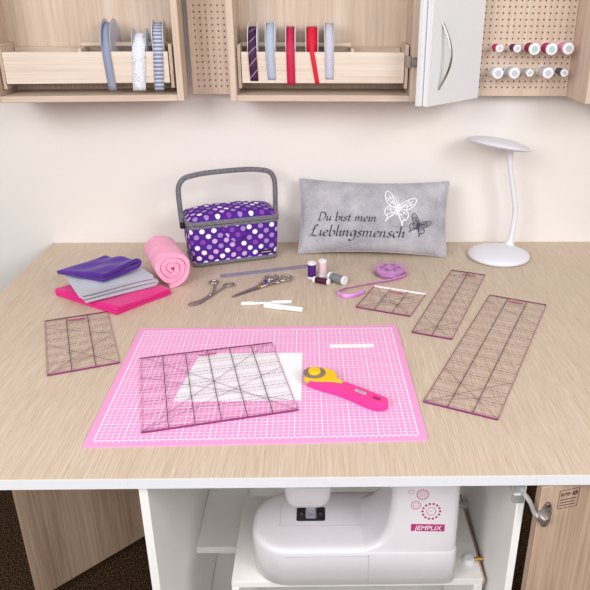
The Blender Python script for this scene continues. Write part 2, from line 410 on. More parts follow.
# pillar flowing out of the bed
def pil(z, xl, yf, r=.018): return rrect((.259-xl)/2, (1.14-yf)/2, r, z, 5, (.259+xl)/2, (1.14+yf)/2)
MB().loft([pil(.086, .066, .987), pil(.0915, .078, .987), pil(.098, .096, .987), pil(.110, .110, .987), pil(.125, .118, .988), pil(.145, .125, .989), pil(.18, .130, .992), pil(.22, .131, .995), pil(.262, .128, .997), pil(.30, .128, 1.0)]).build('pillar', M['machine'], sm, angle=60)
def arm(x, z0, z1=.305, r=.03):
    hz = (z1-z0)/2; cz = (z0+z1)/2
    return [(x, p[0]+1.07, p[1]+cz) for p in [(a[0], a[1]) for a in rrect(.07, hz, r, 0, 5)]]
MB().loft([arm(-.082, .225, .29, .02), arm(-.076, .215, .30), arm(-.03, .213), arm(.01, .213), arm(.03, .225), arm(.06, .228), arm(.10, .226), arm(.125, .215), arm(.15, .19)]).build('arm', M['machine'], sm, angle=60)
def head(z, g, yy=0): return rrect(.047-g, .065-g, .018, z, 5, -.026, 1.075+yy)
MB().loft([head(.160, .024), head(.161, .018), head(.166, .011), head(.176, .006), head(.195, .003), head(.24, 0)]).build('needle_head', M['machine'], sm, angle=60)
pl = MB(); pl.loft([rrect(.029, .0195, .004, z, 3, -.0215, 1.085) for z in (.0922, .0934)]); pl = pl.build('needle_plate', M['dark_plate'], sm)
for dx in (-.019, .019): MB().lathe([(0, .0945), (.003, .0945), (.0034, .0930)], 12, Matrix.Translation((-.0215+dx, 1.085, 0))).build('screw', M['steel'], pl)
pfm = MB(); pfm.loft([rrect(.011, .014, .004, z, 3, -.0215, 1.085) for z in (.094, .099)]); pfm.loft([rrect(.009, .006, .003, z, 3, -.0215, 1.085) for z in (.099, .135)])
pfm.build('presser_foot', M['foot_clear'], sm)
MB().tube([(-.0215, 1.085, .13), (-.0215, 1.085, .172)], .004, 10).build('presser_bar', M['steel'], sm)
MB().tube([(-.0215, 1.080, .094), (-.0215, 1.080, .172)], .0009, 8).build('needle', M['steel'], sm)
sl = MB()
sl.bar((-.083, 1.052), (-.083, 1.12), .0012, .0923, .0928); sl.bar((-.083, 1.052), (.086, 1.052), .0012, .0923, .0928); sl.bar((.086, 1.052), (.091, 1.0), .0012, .0923, .0928)
sl.box(.0895, .0907, .9853, .9861, .004, .08)
sl.box(-.07, .09, .9853, .9861, .0765, .0775)
sl.build('panel_seam', M['seam'], sm)
# logo and flower rings on the pillar's front
def pillar_front(x, z):      # y of the pillar's front face at height z (machine coordinates)
    zs = [(.110, .987), (.125, .988), (.145, .989), (.18, .992), (.22, .995), (.262, .997)]
    for (z0, y0), (z1, y1) in zip(zs, zs[1:]):
        if z <= z1: return y0+(y1-y0)*(z-z0)/(z1-z0)
    return zs[-1][1]
lg = MB(); zc, x0, x1 = .1445, .168, .2315
lg.loft([[(x0, pillar_front(0, z)-e, z), (x1, pillar_front(0, z)-e, z-.002), (x1, pillar_front(0, z)+.001, z-.002), (x0, pillar_front(0, z)+.001, z)] for z, e in ((zc-.008, .0005), (zc+.008, .0005))])
plq = lg.build('logo_plate', M['magenta'], sm, smooth=False)
text_mesh('logo_letters', 'JEMPLIX', .0145, M['print_white'], sm, ((x0+x1)/2, pillar_front(0, zc)-.0016, zc-.001), (PI/2-.06, .03, 0), .0001, .15, .052)
fl = MB()
def petal_ring(cx, cz, R, n, r, ph=0):
    for k in range(n):
        t = 2*PI*k/n+ph; x, z = cx+R*math.cos(t), cz+R*math.sin(t); y = pillar_front(x, z)
        fl.lathe([(0, -.0006), (r, -.0006), (r, .0006)], 8, Matrix.Translation((x, y, z)) @ Matrix.Rotation(-PI/2, 4, 'X'))
petal_ring(.2045, .180, .0165, 14, .0024); petal_ring(.2045, .180, .0085, 18, .0009); petal_ring(.2045, .180, .001, 2, .0007)
petal_ring(.187, .217, .0105, 16, .0014); petal_ring(.187, .217, .0065, 12, .0007); petal_ring(.187, .217, .003, 8, .0006)
petal_ring(.1755, .194, .0088, 18, .0010); petal_ring(.1755, .194, .005, 10, .0007)
petal_ring(.1655, .223, .0045, 14, .0006)
fl.build('flower_print', M['magenta'], sm)

# ------------------------------------------------------------------ wall cabinets
ZB = .455
def wall_cabinet(label, loc, rz, wdt, tray0, tray1, mirror=False):
    r = thing('wall_cabinet', label, 'cabinet', loc, rz, None)
    H, D, t = .52, .148, .018
    bx('side_panel', M['oak_z'], r, 0, t, 0, D, 0, H); bx('side_panel', M['oak_z'], r, wdt-t, wdt, 0, D, 0, H)
    bx('bottom_panel', M['oak_x'], r, t, wdt-t, 0, D, 0, .016); bx('top_panel', M['oak_x'], r, t, wdt-t, 0, D, H-.016, H)
    bx('back_panel', M['oak_z'], r, t, wdt-t, D-.006, D, .016, H-.016, 0)
    tr = MB().box(tray0, tray1, .022, .034, .044, .122).build('drawer', M['oak_pale'], r, bevel=.001, seg=1)
    for x0 in (tray0-.011, tray1+.002):
        bx('side_board', M['oak_y'], tr, x0, x0+.009, .026, .138, .030, .140)
    bx('bottom_board', M['oak_x'], tr, tray0, tray1, .0345, .136, .046, .052)
    bx('back_board', M['oak_x'], tr, tray0, tray1, .1285, .137, .0525, .128)
    xd = .218 if not mirror else .318
    bx('divider', M['oak_y'], tr, xd, xd+.008, .035, .128, .0525, .1292)
    return r, tr
wl_ang = math.radians(5.2); WL = .482
wl_org = Vector((-.3577-WL*math.cos(wl_ang), 1.8623-WL*math.sin(wl_ang)))
cabL, trL = wall_cabinet('open oak wall cabinet at the left with grey and white ribbons in its tray', (wl_org.x, wl_org.y, ZB), wl_ang, WL, .0325, .446)
cabM, trM = wall_cabinet('open oak wall cabinet in the middle with red ribbons and folded white door', (-.2361, 1.855, ZB), 0, .4905, .031, .458, True)
# folded white door on the middle cabinet
dang = math.radians(45)
dB = MB().box(0, .231, 0, .0155, -.0005, .52).build('door', M['white'], cabM, bevel=.0012, seg=1)
dB.location = (.272+.2361, 1.767-1.855, 0); dB.rotation_euler = (0, 0, dang)
dA = MB().box(-.012, .215, .0185, .031, .0, .52).build('door', M['white'], cabM, bevel=.0012, seg=1)
dA.location = dB.location; dA.rotation_euler = (0, 0, dang)
hd = MB(); pts = []
for k in range(17):
    t = k/16; pts.append((.042+.003*math.sin(PI*t), -.001-.030*math.sin(PI*t), .040+.158*t))
hd.tube(pts, .0042, 10, .7); hd.build('handle', M['steel'], dB)
hh = MB(); hh.box(.4725, .492, -.008, -.0005, .088, .112); hh.box(.478, .490, -.03, -.007, .093, .107); hh.box(.460, .4725, -.003, .012, .085, .115)
hh.build('hinge', M['hinge_dark'], cabM, bevel=.001)
hh = MB(); hh.box(.486, .498, -.062, -.028, .090, .110); hh.build('hinge', M['hinge_dark'], cabM, bevel=.001)
# the cabinet at the right edge
cabR = thing('wall_cabinet', 'oak wall cabinet side at the right edge beside the pegboard', 'cabinet', (.6945, 1.8275, ZB))
bx('side_panel', M['oak_z'], cabR, 0, .018, 0, .176, -.001, .52); bx('bottom_panel', M['oak_x'], cabR, .018, .30, 0, .176, 0, .016); bx('side_panel', M['oak_z'], cabR, .30, .318, 0, .176, 0, .52)
bx('back_panel', M['oak_z'], cabR, .018, .30, .17, .176, .016, .52, 0); bx('top_panel', M['oak_x'], cabR, .018, .30, 0, .17, .504, .52)

def pegboard(label, x0, x1, y, z0, z1, hx, hz, pitch=.0160):
    r = thing('pegboard', label, 'pegboard', (x0, y, z0))
    mb = MB(); W_, H_ = x1-x0, z1-z0; rad = .0026; dep = .009
    def col_edges(first, total):
        n = int((total-first-.4*pitch)//pitch)+1
        e = [first-pitch/2+pitch*i for i in range(n+1)]
        return e
    ex, ez = col_edges(hx, W_), col_edges(hz, H_)
    def q(xa, xb, za, zb): mb.add([(xa, 0, za), (xb, 0, za), (xb, 0, zb), (xa, 0, zb)], [(0, 1, 2, 3)])
    q(0, ex[0], 0, H_); q(ex[-1], W_, 0, H_); q(ex[0], ex[-1], 0, ez[0]); q(ex[0], ex[-1], ez[-1], H_)
    for i in range(len(ex)-1):
        for j in range(len(ez)-1):
            xa, xb, za, zb = ex[i], ex[i+1], ez[j], ez[j+1]; cx, cz = (xa+xb)/2, (za+zb)/2
            cir = [(cx+rad*math.cos(2*PI*k/8+PI/8), cz+rad*math.sin(2*PI*k/8+PI/8)) for k in range(8)]
            vs = [(xa, 0, za), (xb, 0, za), (xb, 0, zb), (xa, 0, zb)]+[(x, 0, z) for x, z in cir]+[(x, dep, z) for x, z in cir]
            fs = [(1, 2, 4, 11), (2, 5, 4), (2, 3, 6, 5), (3, 7, 6), (3, 0, 8, 7), (0, 9, 8), (0, 1, 10, 9), (1, 11, 10)]
            fs += [(4+k, 4+(k+1) % 8, 12+(k+1) % 8, 12+k) for k in range(8)]+[tuple(range(12, 20))]
            mb.add(vs, fs)
    # sides and back
    mb.add([(0, 0, 0), (W_, 0, 0), (W_, 0, H_), (0, 0, H_), (0, .012, 0), (W_, .012, 0), (W_, .012, H_), (0, .012, H_)], [(0, 4, 5, 1), (1, 5, 6, 2), (2, 6, 7, 3), (3, 7, 4, 0), (4, 7, 6, 5)])
    me = bpy.data.meshes.new('board'); me.from_pydata(mb.v, [], mb.f); me.materials.append(M['oak_z'])
    o = bpy.data.objects.new('board', me); C.objects.link(o); o.parent = r
    return r
pegboard('narrow oak pegboard between the left and middle wall cabinets', -.3560, -.2375, 1.987, .456, .97, .0175, .022)
pegboard('wide oak pegboard on the right holding two rows of thread spools', .2565, .6935, 1.972, .4545, .97, .0128, .0235)

# ------------------------------------------------------------------ thread spools
def spool(label, loc, length, r, thread, rot=(0, 0, 0), group=None, cap=None, spool_mat=None):
    o = thing('thread_spool', label, 'thread spool', loc, 0, group, rot)
    sm_ = spool_mat or M['plastic_white']; fw = length*.13
    MB().lathe([(0, 0), (r*.92, 0), (r, .0008), (r, fw-.0008), (r*.9, fw), (r*.55, fw), (r*.55, length-fw), (r*.9, length-fw), (r, length-fw+.0008), (r, length-.0008), (r*.92, length), (r*.35, length), (r*.3, length-.003), (0, length-.003)], 28).build('reel', sm_, o)
    rr = r*.93
    MB().lathe([(r*.56, fw), (rr*.97, fw+.0002), (rr, fw+.002), (rr, length-fw-.002), (rr*.97, length-fw-.0002), (r*.56, length-fw)], 28).build('thread', thread, o)
    if cap: MB().lathe([(r*.2, length+.0003), (r*.58, length+.0003), (r*.58, length-.0002), (r*.2, length-.0002)], 24).build('cap_label', cap, o)
    return o
def thr(name, c):
    t = NT(name); v = t.coords('Object', (1, 1, 1400)); n = t.noise(v, 1, 2)
    c = lin(*c); t.col(t.ramp(n, [(.3, tuple(x*.8 for x in c[:3])+(1,)), (.7, c)])); t.bump(n, .4, .0005); t.set(.6, 0, .3); return t.m
cap_m = plain('cap_sticker', (190, 198, 212), .5); cap_g = plain('cap_sticker_green', (176, 204, 198), .5)
rows = [  # x, z, r, length, colour, label
 (.4745, .587, .0098, .064, (226, 40, 110), 'small hot pink thread spool, first in the upper pegboard row'),
 (.5218, .5866, .0098, .064, (110, 30, 96), 'small plum thread spool, second in the upper pegboard row'),
 (.5673, .5855, .0148, .066, (166, 26, 76), 'large burgundy thread spool, middle of the upper pegboard row'),
 (.6132, .5852, .0148, .066, (204, 56, 116), 'large raspberry thread spool, fourth in the upper pegboard row'),
 (.6575, .587, .0150, .066, (244, 166, 200), 'large light pink thread spool at the right end of upper pegboard row'),
 (.4761, .5241, .0146, .066, (238, 240, 246), 'large white thread spool at the left end of lower pegboard row'),
 (.5205, .5242, .0143, .066, (214, 222, 234), 'large pale blue-white thread spool, second in the lower pegboard row'),
 (.5626, .5248, .0098, .064, (214, 206, 200), 'small beige-grey thread spool, middle of the lower pegboard row'),
 (.6114, .5250, .0143, .066, (228, 232, 240), 'large off-white thread spool, fourth in the lower pegboard row'),
 (.6562, .5250, .0098, .064, (96, 100, 116), 'small dark grey thread spool at the right end of lower pegboard row')]
for i, (x, z, r, ln, c, lab) in enumerate(rows):
    spool(lab, (x+.0025, 1.9715, z-.0015), ln, r, thr('thread_%d' % i, c), (PI/2, 0, 0), 'thread spools on the pegboard', cap_g if i in (2, 3) else cap_m)
spool('standing purple thread spool in front of the grey pillow', (-.0240, 1.7353, 0), .047, .0122, thr('thread_purple', (84, 34, 130)), group='thread spools on the worktop')
spool('standing pale pink thread spool beside the purple one', (.0055, 1.7505, 0), .047, .0122, thr('thread_pale', (246, 212, 222)), group='thread spools on the worktop')
def lying(label, p, q, r, mat):
    p, q = Vector((*p, r)), Vector((*q, r)); d = (q-p); ln = d.length
    return spool(label, p, ln, r, mat, d.to_track_quat('Z', 'Y').to_euler(), 'thread spools on the worktop')
lying('lying dark plum thread spool with white ends in front of standing spools', (-.0195, 1.704), (.024, 1.686), .0088, thr('thread_plum', (78, 20, 56)))
lying('lying grey thread spool between the other spools and the violet ribbon', (.024, 1.718), (.066, 1.684), .0125, thr('thread_grey', (132, 134, 140)))

# ------------------------------------------------------------------ ribbon rolls in the trays
def ribbon_roll(label, frame, x, wd, zc, R, z_end, mat, dx=0, disc=None, disc2=True, y_front=.022, wide_core=None, reel_mat=None, yaw=0):
    loc = frame.matrix_basis @ Vector((x, .083, 0)); 
    o = thing('ribbon_roll', label, 'ribbon roll', (loc.x, loc.y, loc.z-T+zc), frame.rotation_euler.z+yaw, 'ribbon rolls in the wall trays')
    RX = Matrix.Rotation(PI/2, 4, 'Y'); hw = (wide_core or wd)/2+.0006; Rd = disc or R+.006
    fl_ = MB()
    for sx in (-1, 1):
        x0 = sx*hw if sx > 0 else -hw-.0012
        fl_.lathe([(.008, 0), (Rd-.0003, 0), (Rd, .0004), (Rd, .0008), (Rd-.0003, .0012), (.008, .0012)], 40, Matrix.Translation((x0, 0, 0)) @ RX)
    fl_.lathe([(.0085, -hw), (R-.006, -hw), (R-.006, hw), (.0085, hw)], 32, RX)
    fl_.build('reel', reel_mat or M['reel'], o)
    # wound ribbon plus the hanging tail
    mb = MB(); yf = y_front-.083-.0022; top = .122-zc+.0016
    def strip(path, w_, off):
        pth = [Vector(p) for p in path]; acc = 0; vs = []; uv = []
        for i, p in enumerate(pth):
            if i: acc += (pth[i]-pth[i-1]).length
            vs += [(p.x-w_/2, p.y, p.z), (p.x+w_/2, p.y, p.z)]; uv.append(acc)
        n = len(pth); fs = [(2*i, 2*i+1, 2*i+3, 2*i+2) for i in range(n-1)]
        uvs = [[(0, uv[i]), (w_, uv[i]), (w_, uv[i+1]), (0, uv[i+1])] for i in range(n-1)]
        mb.add(vs, fs, uvs)
    if wide_core: strip([(0, R*math.cos(t), R*math.sin(t)) for t in [2*PI*k/40 for k in range(41)]], wide_core, 0); a0, sp = .15, 1.1
    else: a0, sp = -1.2, 5.0
    RR = R+(.0006 if wide_core else 0)
    ang_end = None
    # tangent from circle to tray lip
    d = math.hypot(yf, top); base = math.atan2(top, yf); off = math.acos(min(1, RR/d)) if d > RR else 0
    t_end = base-off if base-off > PI/2*.2 else base
    t_end = base-off
    path = [(0, RR*math.cos(t_end-sp+sp*k/36), RR*math.sin(t_end-sp+sp*k/36)) for k in range(37)]
    tail = [(0, yf, top-.001)]
    zl = z_end-zc
    for k in range(1, 9):
        f = k/8; tail.append((dx*f, yf-.0015*math.sin(PI*f*1.3), top-.001+(zl-top)*f))
    strip(path+tail, wd, 0)
    q = mb.build('ribbon', mat, o); sd = q.modifiers.new('thickness', 'SOLIDIFY'); sd.thickness = .0005; sd.offset = 0
    return o
RM = dict(
 grey=ribbon_mat('ribbon_greyblue', 'dot', (142, 150, 176), (160, 167, 190)),
 leaf=ribbon_mat('ribbon_leaf', 'leaf', (240, 242, 248), (196, 204, 224)),
 stripe=ribbon_mat('ribbon_stripe', 'stripe', (126, 134, 160), (196, 202, 222)),
 plum=ribbon_mat('ribbon_plum', 'diag', (58, 36, 66), (112, 44, 96), (204, 168, 196)),
 blue=ribbon_mat('ribbon_pale_blue', 'dot', (158, 172, 196), (222, 228, 238)),
 crim=ribbon_mat('ribbon_crimson', 'plain', (196, 32, 74), (204, 42, 84)),
 red=ribbon_mat('ribbon_red', 'plain', (216, 24, 56), (226, 36, 66)),
 lilac=ribbon_mat('ribbon_lilac', 'dot', (186, 184, 204), (232, 232, 240)))
def lx(X): return (X-wl_org.x)/math.cos(wl_ang)
ribbon_roll('grey-blue woven ribbon roll, leftmost in the left tray', cabL, .2955, .0205, .138, .052, .027, RM['grey'], .005, .062, reel_mat=M['reel_grey'], yaw=-.06)
ribbon_roll('white ribbon roll with blue leaf pattern in the left tray', cabL, .373, .0330, .128, .036, .0265, RM['leaf'], -.008, .048, reel_mat=M['reel_grey'])
ribbon_roll('blue and grey striped ribbon roll, rightmost in the left tray', cabL, .4225, .0245, .138, .052, .026, RM['stripe'], -.006, .058)
mx = lambda X: X+.2361
ribbon_roll('plum ribbon roll with diagonal stripes, leftmost in the middle tray', cabM, mx(-.1755), .0215, .134, .047, .0505, RM['plum'], .003, .058)
ribbon_roll('pale blue dotted ribbon roll, second in the middle tray', cabM, mx(-.1295), .0215, .137, .053, .0535, RM['blue'], .003, .058)
ribbon_roll('crimson ribbon roll hanging lowest in the middle tray', cabM, mx(-.0765), .0215, .134, .047, .0405, RM['crim'], .001, .058)
ribbon_roll('bright red narrow ribbon roll with a slanting tail in the middle tray', cabM, mx(-.0205), .0115, .134, .047, .0425, RM['red'], .014, .058, wide_core=.029)
ribbon_roll('pale lilac patterned ribbon roll, rightmost in the middle tray', cabM, mx(.0245), .0215, .137, .053, .055, RM['lilac'], .001, .058)
for tr_, a_, b_ in ((trL, .2265, .44), (trM, .036, .313)):
    rd = MB(); rd.tube([(a_-.0075, .083, .136), (b_+.006, .083, .136)], .0065, 12); rd.build('rod', M['oak_x'], tr_)

# ------------------------------------------------------------------ desk lamp
lp = thing('desk_lamp', 'white desk lamp with round base and flat round head', 'lamp', (.5300, 1.894, 0))
MB().lathe([(0, 0), (.083, 0), (.0895, .004), (.091, .008), (.089, .012), (.077, .018), (.058, .0235), (.034, .027), (0, .0285)], 56).build('base', M['lamp_white'], lp, angle=60)
st = crom([(.043, .05, .020), (.045, .05, .034), (.048, .05, .060), (.0505, .052, .100), (.050, .052, .13), (.040, .05, .175), (.029, .048, .22), (.019, .047, .26), (.014, .045, .320)], 6)
n_ = len(st); rr = [(.018-.0095*min(1, i/8)) if i < 9 else .0085-.0015*(i-9)/n_ for i in range(n_)]
MB().tube(st, rr, 16).build('stem', M['lamp_white'], lp)
hm = MB(); hm.lathe([(0, -.0035), (.080, -.0035), (.092, -.001), (.0945, .002), (.092, .005), (.075, .011), (.05, .016), (.025, .0185), (0, .019)], 56)
ho = hm.build('lamp_head', M['lamp_white'], lp, angle=60); ho.location = (-.022, .045, .324); ho.rotation_euler = (math.radians(-5), math.radians(9.5), 0)
MB().lathe([(0, -.0045), (.078, -.0045), (.078, -.0033), (0, -.0033)], 48).build('diffuser', M['lamp_dif'], ho)

# ------------------------------------------------------------------ sewing basket
bk = thing('sewing_basket', 'purple polka dot sewing basket with grey handle against the wall', 'sewing basket', (-.2635, 1.908, 0), math.radians(19))
BW, BD = .1285, .0660
def uv_band(mb, rings, uvrep=None):
    n = len(rings[0]); o = len(mb.v)
    mb.v += [tuple(p) for r in rings for p in r]
    per = [0]
    for i in range(n): per.append(per[-1]+(Vector(rings[0][(i+1) % n])-Vector(rings[0][i])).length)
    hts = [0]
    for k in range(len(rings)-1): hts.append(hts[-1]+(Vector(rings[k+1][0])-Vector(rings[k][0])).length)
    for k in range(len(rings)-1):
        for i in range(n):
            j = (i+1) % n; mb.uv[len(mb.f)] = [(per[i], hts[k]), (per[i+1], hts[k]), (per[i+1], hts[k+1]), (per[i], hts[k+1])]
            mb.f.append((o+k*n+i, o+k*n+j, o+(k+1)*n+j, o+(k+1)*n+i))
body = MB(); uv_band(body, [rrect(BW-.006, BD-.004, .016, .012, 5), rrect(BW-.001, BD-.001, .016, .06, 5), rrect(BW, BD, .016, .122, 5)])
body.build('body', M['dots'], bk, angle=60)
MB().loft([rrect(BW-.009, BD-.007, .016, .004, 5), rrect(BW-.004, BD-.002, .016, .005, 5), rrect(BW-.0035, BD-.0015, .016, .013, 5), rrect(BW-.006, BD-.004, .016, .014, 5)]).build('base_trim', M['grey_trim'], bk)
bd = MB(); bd.loft([rrect(BW-.004, BD-.004, .016, .115, 5), rrect(BW+.002, BD+.002, .016, .1155, 5), rrect(BW+.003, BD+.003, .016, .119, 5), rrect(BW+.002, BD+.002, .016, .1225, 5), rrect(BW, BD, .016, .123, 5)])
bd.build('rim_band', M['grey_trim'], bk)
bd = MB(); bd.loft([rrect(BW, BD, .016, .1245, 5), rrect(BW+.003, BD+.003, .016, .125, 5), rrect(BW+.004, BD+.004, .016, .1295, 5), rrect(BW+.002, BD+.002, .016, .1355, 5), rrect(BW-.002, BD-.002, .016, .136, 5)])
bd.build('lid_band', M['grey_trim'], bk)
bx('zip_gap', M['case_inside'], bk, -BW+.012, BW-.012, -BD+.001, BD-.001, .1225, .125, 0)
ld = MB(); NX, NY = 28, 18; vs = []; 
for j in range(NY+1):
    for i in range(NX+1):
        u, v = -1+2*i/NX, -1+2*j/NY
        # square-to-rounded-rectangle with a puffed dome
        e = max(abs(u)**6+abs(v)**6, 1e-9)**(1/6) if (u or v) else 1
        x, y = u*BW, v*BD
        cx_, cy_ = BW-.016, BD-.016
        if abs(x) > cx_ and abs(y) > cy_:
            px, py = (abs(x)-cx_)/.016, (abs(y)-cy_)/.016; m_ = max(px, py); l_ = math.hypot(px, py) or 1
            x = math.copysign(cx_+.016*px*m_/l_, x); y = math.copysign(cy_+.016*py*m_/l_, y)
        z = .1355+.021*(1-abs(u)**3.2)**.6*(1-abs(v)**3.2)**.6+.0012*math.sin(9*u+2)*math.sin(6*v)
        vs.append((x, y, z))
fs, uvs = [], []
for j in range(NY):
    for i in range(NX):
        a_ = j*(NX+1)+i; q_ = (a_, a_+1, a_+NX+2, a_+NX+1); fs.append(q_); uvs.append([(vs[k][0]+.3, vs[k][1]+.2) for k in q_])
ld.add(vs, fs, uvs); ld.build('lid', M['dots'], bk, angle=70)
fp = MB(); poly = [(-.030, .116), (-.030, .096), (-.024, .086), (-.006, .070), (.0, .068), (.006, .070), (.024, .086), (.030, .096), (.030, .116)]
vs = [(x, -BD-.0005-.004*((.116-z)/.05), z) for x, z in poly]; fp.add(vs, [tuple(range(len(vs)))], [[(x+.105, z+.006) for x, z in poly]])
fo = fp.build('flap', M['dots'], bk, smooth=False); sd = fo.modifiers.new('thickness', 'SOLIDIFY'); sd.thickness = .003; sd.offset = 1
for sx in (-1, 1):
    for sy in (-1, 1):
        MB().lathe([(0, -.0), (.005, 0), (.006, .002), (.006, .006), (0, .006)], 14, Matrix.Translation((sx*(BW-.02), sy*(BD-.018), 0))).build('foot', M['black'], bk)
hp = [(-BW-.008, 0, .112), (-BW-.010, 0, .13), (-BW-.012, 0, .19), (-BW-.010, 0, .222), (-BW+.004, 0, .243), (-BW+.03, 0, .251), (-.05, 0, .256), (.05, 0, .257), (BW-.03, 0, .252), (BW-.004, 0, .243), (BW+.008, 0, .222), (BW+.010, 0, .19), (BW+.009, 0, .13), (BW+.008, 0, .112)]
MB().tube(crom(hp, 6), .0074, 14, 1.0).build('handle', M['grey_trim'], bk)
for sx in (-1, 1): bx('handle_bracket', M['black'], bk, min(sx*(BW+.0015), sx*(BW+.016)), max(sx*(BW+.0015), sx*(BW+.016)), -.008, .008, .102, .122, .002)
lb = bx('label_tag', M['black'], bk, .070, .106, -BD-.0012, -BD+.004, .022, .031, .0005)
sq = MB(); sq.tube([(.073+.0012*k, -BD-.0013, .0255+.0016*((k*7) % 3-1)*.6+.001) for k in range(25)], .0006, 5); sq.build('label_print', M['print_white'], lb)

# ------------------------------------------------------------------ pillow
pw = thing('pillow', 'grey plush pillow with embroidered German words and two butterflies', 'pillow', (.1530, 1.905, .003), 0, None, (math.radians(-19), 0, math.radians(-4.5)))
PWD, PHT, PTH = .2205, .1105, .044
def pil_p(s, t, side):
    # s, t in -1..1
    ox = s*PWD*(1-.035*(1-t*t)); oz = t*PHT*(1-.10*(1-s*s)-.0)
    b = max(0, (1-abs(s)**2.6))*max(0, (1-abs(t)**2.6))
    th = PTH*b**.55+.0015
    wr = .0022*math.sin(13*s+5*t)*b + .0016*math.sin(21*t-6*s+1)*b*(1 if side < 0 else .5)
    return Vector((ox, side*(th+wr), oz+PHT))
pm = MB(); NS, NTT = 56, 32
for side in (-1, 1):
    vs = [tuple(pil_p(-1+2*i/NS, -1+2*j/NTT, side)) for j in range(NTT+1) for i in range(NS+1)]
    fs = [(j*(NS+1)+i, j*(NS+1)+i+1, (j+1)*(NS+1)+i+1, (j+1)*(NS+1)+i) for j in range(NTT) for i in range(NS)]
    if side > 0: fs = [f[::-1] for f in fs]
    pm.add(vs, fs)
seam = []
for k in range(NS+1): seam.append((-1+2*k/NS, -1))
for k in range(NTT+1): seam.append((1, -1+2*k/NTT))
for k in range(NS+1): seam.append((1-2*k/NS, 1))
for k in range(NTT+1): seam.append((-1, 1-2*k/NTT))
pm.build('cover', M['plush'], pw, angle=80)
sm2 = MB(); sm2.tube([Vector((pil_p(a_, b_, 1).x, 0, pil_p(a_, b_, 1).z)) for a_, b_ in seam], .0022, 8); sm2.build('seam', M['plush'], pw)
# embroidery: broad-nib strokes laid on the pillow's front
def inv(px, pz):             # pillow plane metres -> s, t
    t = (pz-PHT)/PHT; s = px/PWD
    for _ in range(4):
        s = px/(PWD*(1-.035*(1-t*t))); t = (pz-PHT)/(PHT*(1-.10*(1-s*s)))
    return s, t
def stitch(mb, pts, nib, th=.0012):
    # pts in pillow metres; nib = half-vector of the pen
    n = len(pts); A, B = [], []
    for p in pts:
        for lst, sg in ((A, -1), (B, 1)):
            s, t = inv(p[0]+sg*nib[0], p[1]+sg*nib[1]); s = max(-.99, min(.99, s)); t = max(-.99, min(.99, t))
            lst.append(pil_p(s, t, -1))
    vs = [tuple(p+Vector((0, -th, 0))) for p in A]+[tuple(p+Vector((0, -th, 0))) for p in B]+[tuple(p+Vector((0, .0005, 0))) for p in A]+[tuple(p+Vector((0, .0005, 0))) for p in B]
    fs = []
    for i in range(n-1):
        fs += [(i, i+1, n+i+1, n+i), (2*n+i, i, i+1, 2*n+i+1)[::-1], (n+i, n+i+1, 3*n+i+1, 3*n+i)]
    fs += [(0, n, 3*n, 2*n), (n-1, 2*n-1, 4*n-1, 3*n-1)]
    mb.add(vs, fs)
G = {
 'D': (.78, [[(.22, .9), (.18, .4), (.16, .02)], [(.0, .82), (.12, .92), (.4, .93), (.66, .75), (.7, .42), (.52, .1), (.25, .0), (.05, .05)]]),
 'u': (.56, [[(.04, .42), (.12, .5), (.12, .16), (.2, .02), (.32, .08), (.42, .3)], [(.43, .5), (.42, .12), (.5, .02), (.56, .08)]]),
 'b': (.52, [[(.1, 1.0), (.1, .3), (.12, .05), (.26, .0), (.42, .14), (.43, .38), (.3, .5), (.13, .36)]]),
 'i': (.26, [[(.02, .42), (.1, .5), (.1, .12), (.18, .02), (.25, .08)], [(.09, .70), (.13, .74), (.18, .77)]]),
 's': (.42, [[(.36, .44), (.24, .51), (.1, .41), (.2, .28), (.32, .15), (.2, .0), (.03, .06)]]),
 't': (.34, [[(.14, .74), (.12, .14), (.2, .02), (.3, .07)], [(.0, .48), (.29, .5)]]),
 'm': (.82, [[(.02, .42), (.1, .5), (.08, .0)], [(.09, .3), (.26, .5), (.36, .4), (.34, .0)], [(.35, .3), (.52, .5), (.63, .4), (.61, .12), (.68, .02), (.78, .08)]]),
 'n': (.56, [[(.02, .42), (.1, .5), (.08, .0)], [(.09, .3), (.27, .5), (.38, .4), (.36, .12), (.43, .02), (.53, .08)]]),
 'e': (.45, [[(.08, .24), (.3, .3), (.36, .42), (.24, .51), (.09, .38), (.07, .14), (.2, .0), (.4, .1)]]),
 'L': (.66, [[(.42, .86), (.36, .97), (.24, .92), (.2, .6), (.14, .2), (.0, .02), (.14, .06), (.36, -.02), (.52, -.02), (.64, .12)], [(.04, .55), (.3, .6)]]),
 'l': (.25, [[(.1, 1.0), (.1, .12), (.17, .02), (.25, .08)]]),
 'g': (.52, [[(.42, .45), (.24, .51), (.07, .32), (.14, .07), (.3, .1), (.42, .4)], [(.43, .5), (.42, -.1), (.3, -.34), (.1, -.34), (.02, -.24)]]),
 'c': (.42, [[(.36, .42), (.24, .51), (.08, .36), (.07, .14), (.2, .0), (.38, .1)]]),
 'h': (.56, [[(.1, 1.0), (.09, .0)], [(.1, .3), (.27, .5), (.38, .4), (.36, .12), (.43, .02), (.53, .08)]]),
 ' ': (.34, [])}
def write(mb, txt, x0, x1, zb, em, slant=.22, nib=.0017):
    tot = sum(G[c][0] for c in txt); k = (x1-x0)/tot; x = x0
    for c in txt:
        wd, st_ = G[c]
        for s in st_:
            pts = crom([(p[0]*k+x+slant*p[1]*em, zb+p[1]*em, 0) for p in s], 5)
            stitch(mb, [(p.x, p.y) for p in pts], (nib*.85, nib*.5))
        x += wd*k
em = MB(); write(em, 'Du bist mein', -.163, .010, .0985, .0265, nib=.0021); write(em, 'Lieblingsmensch', -.184, .095, .054, .033, nib=.0026)
em.build('embroidered_words', M['embroid_dark'], pw)
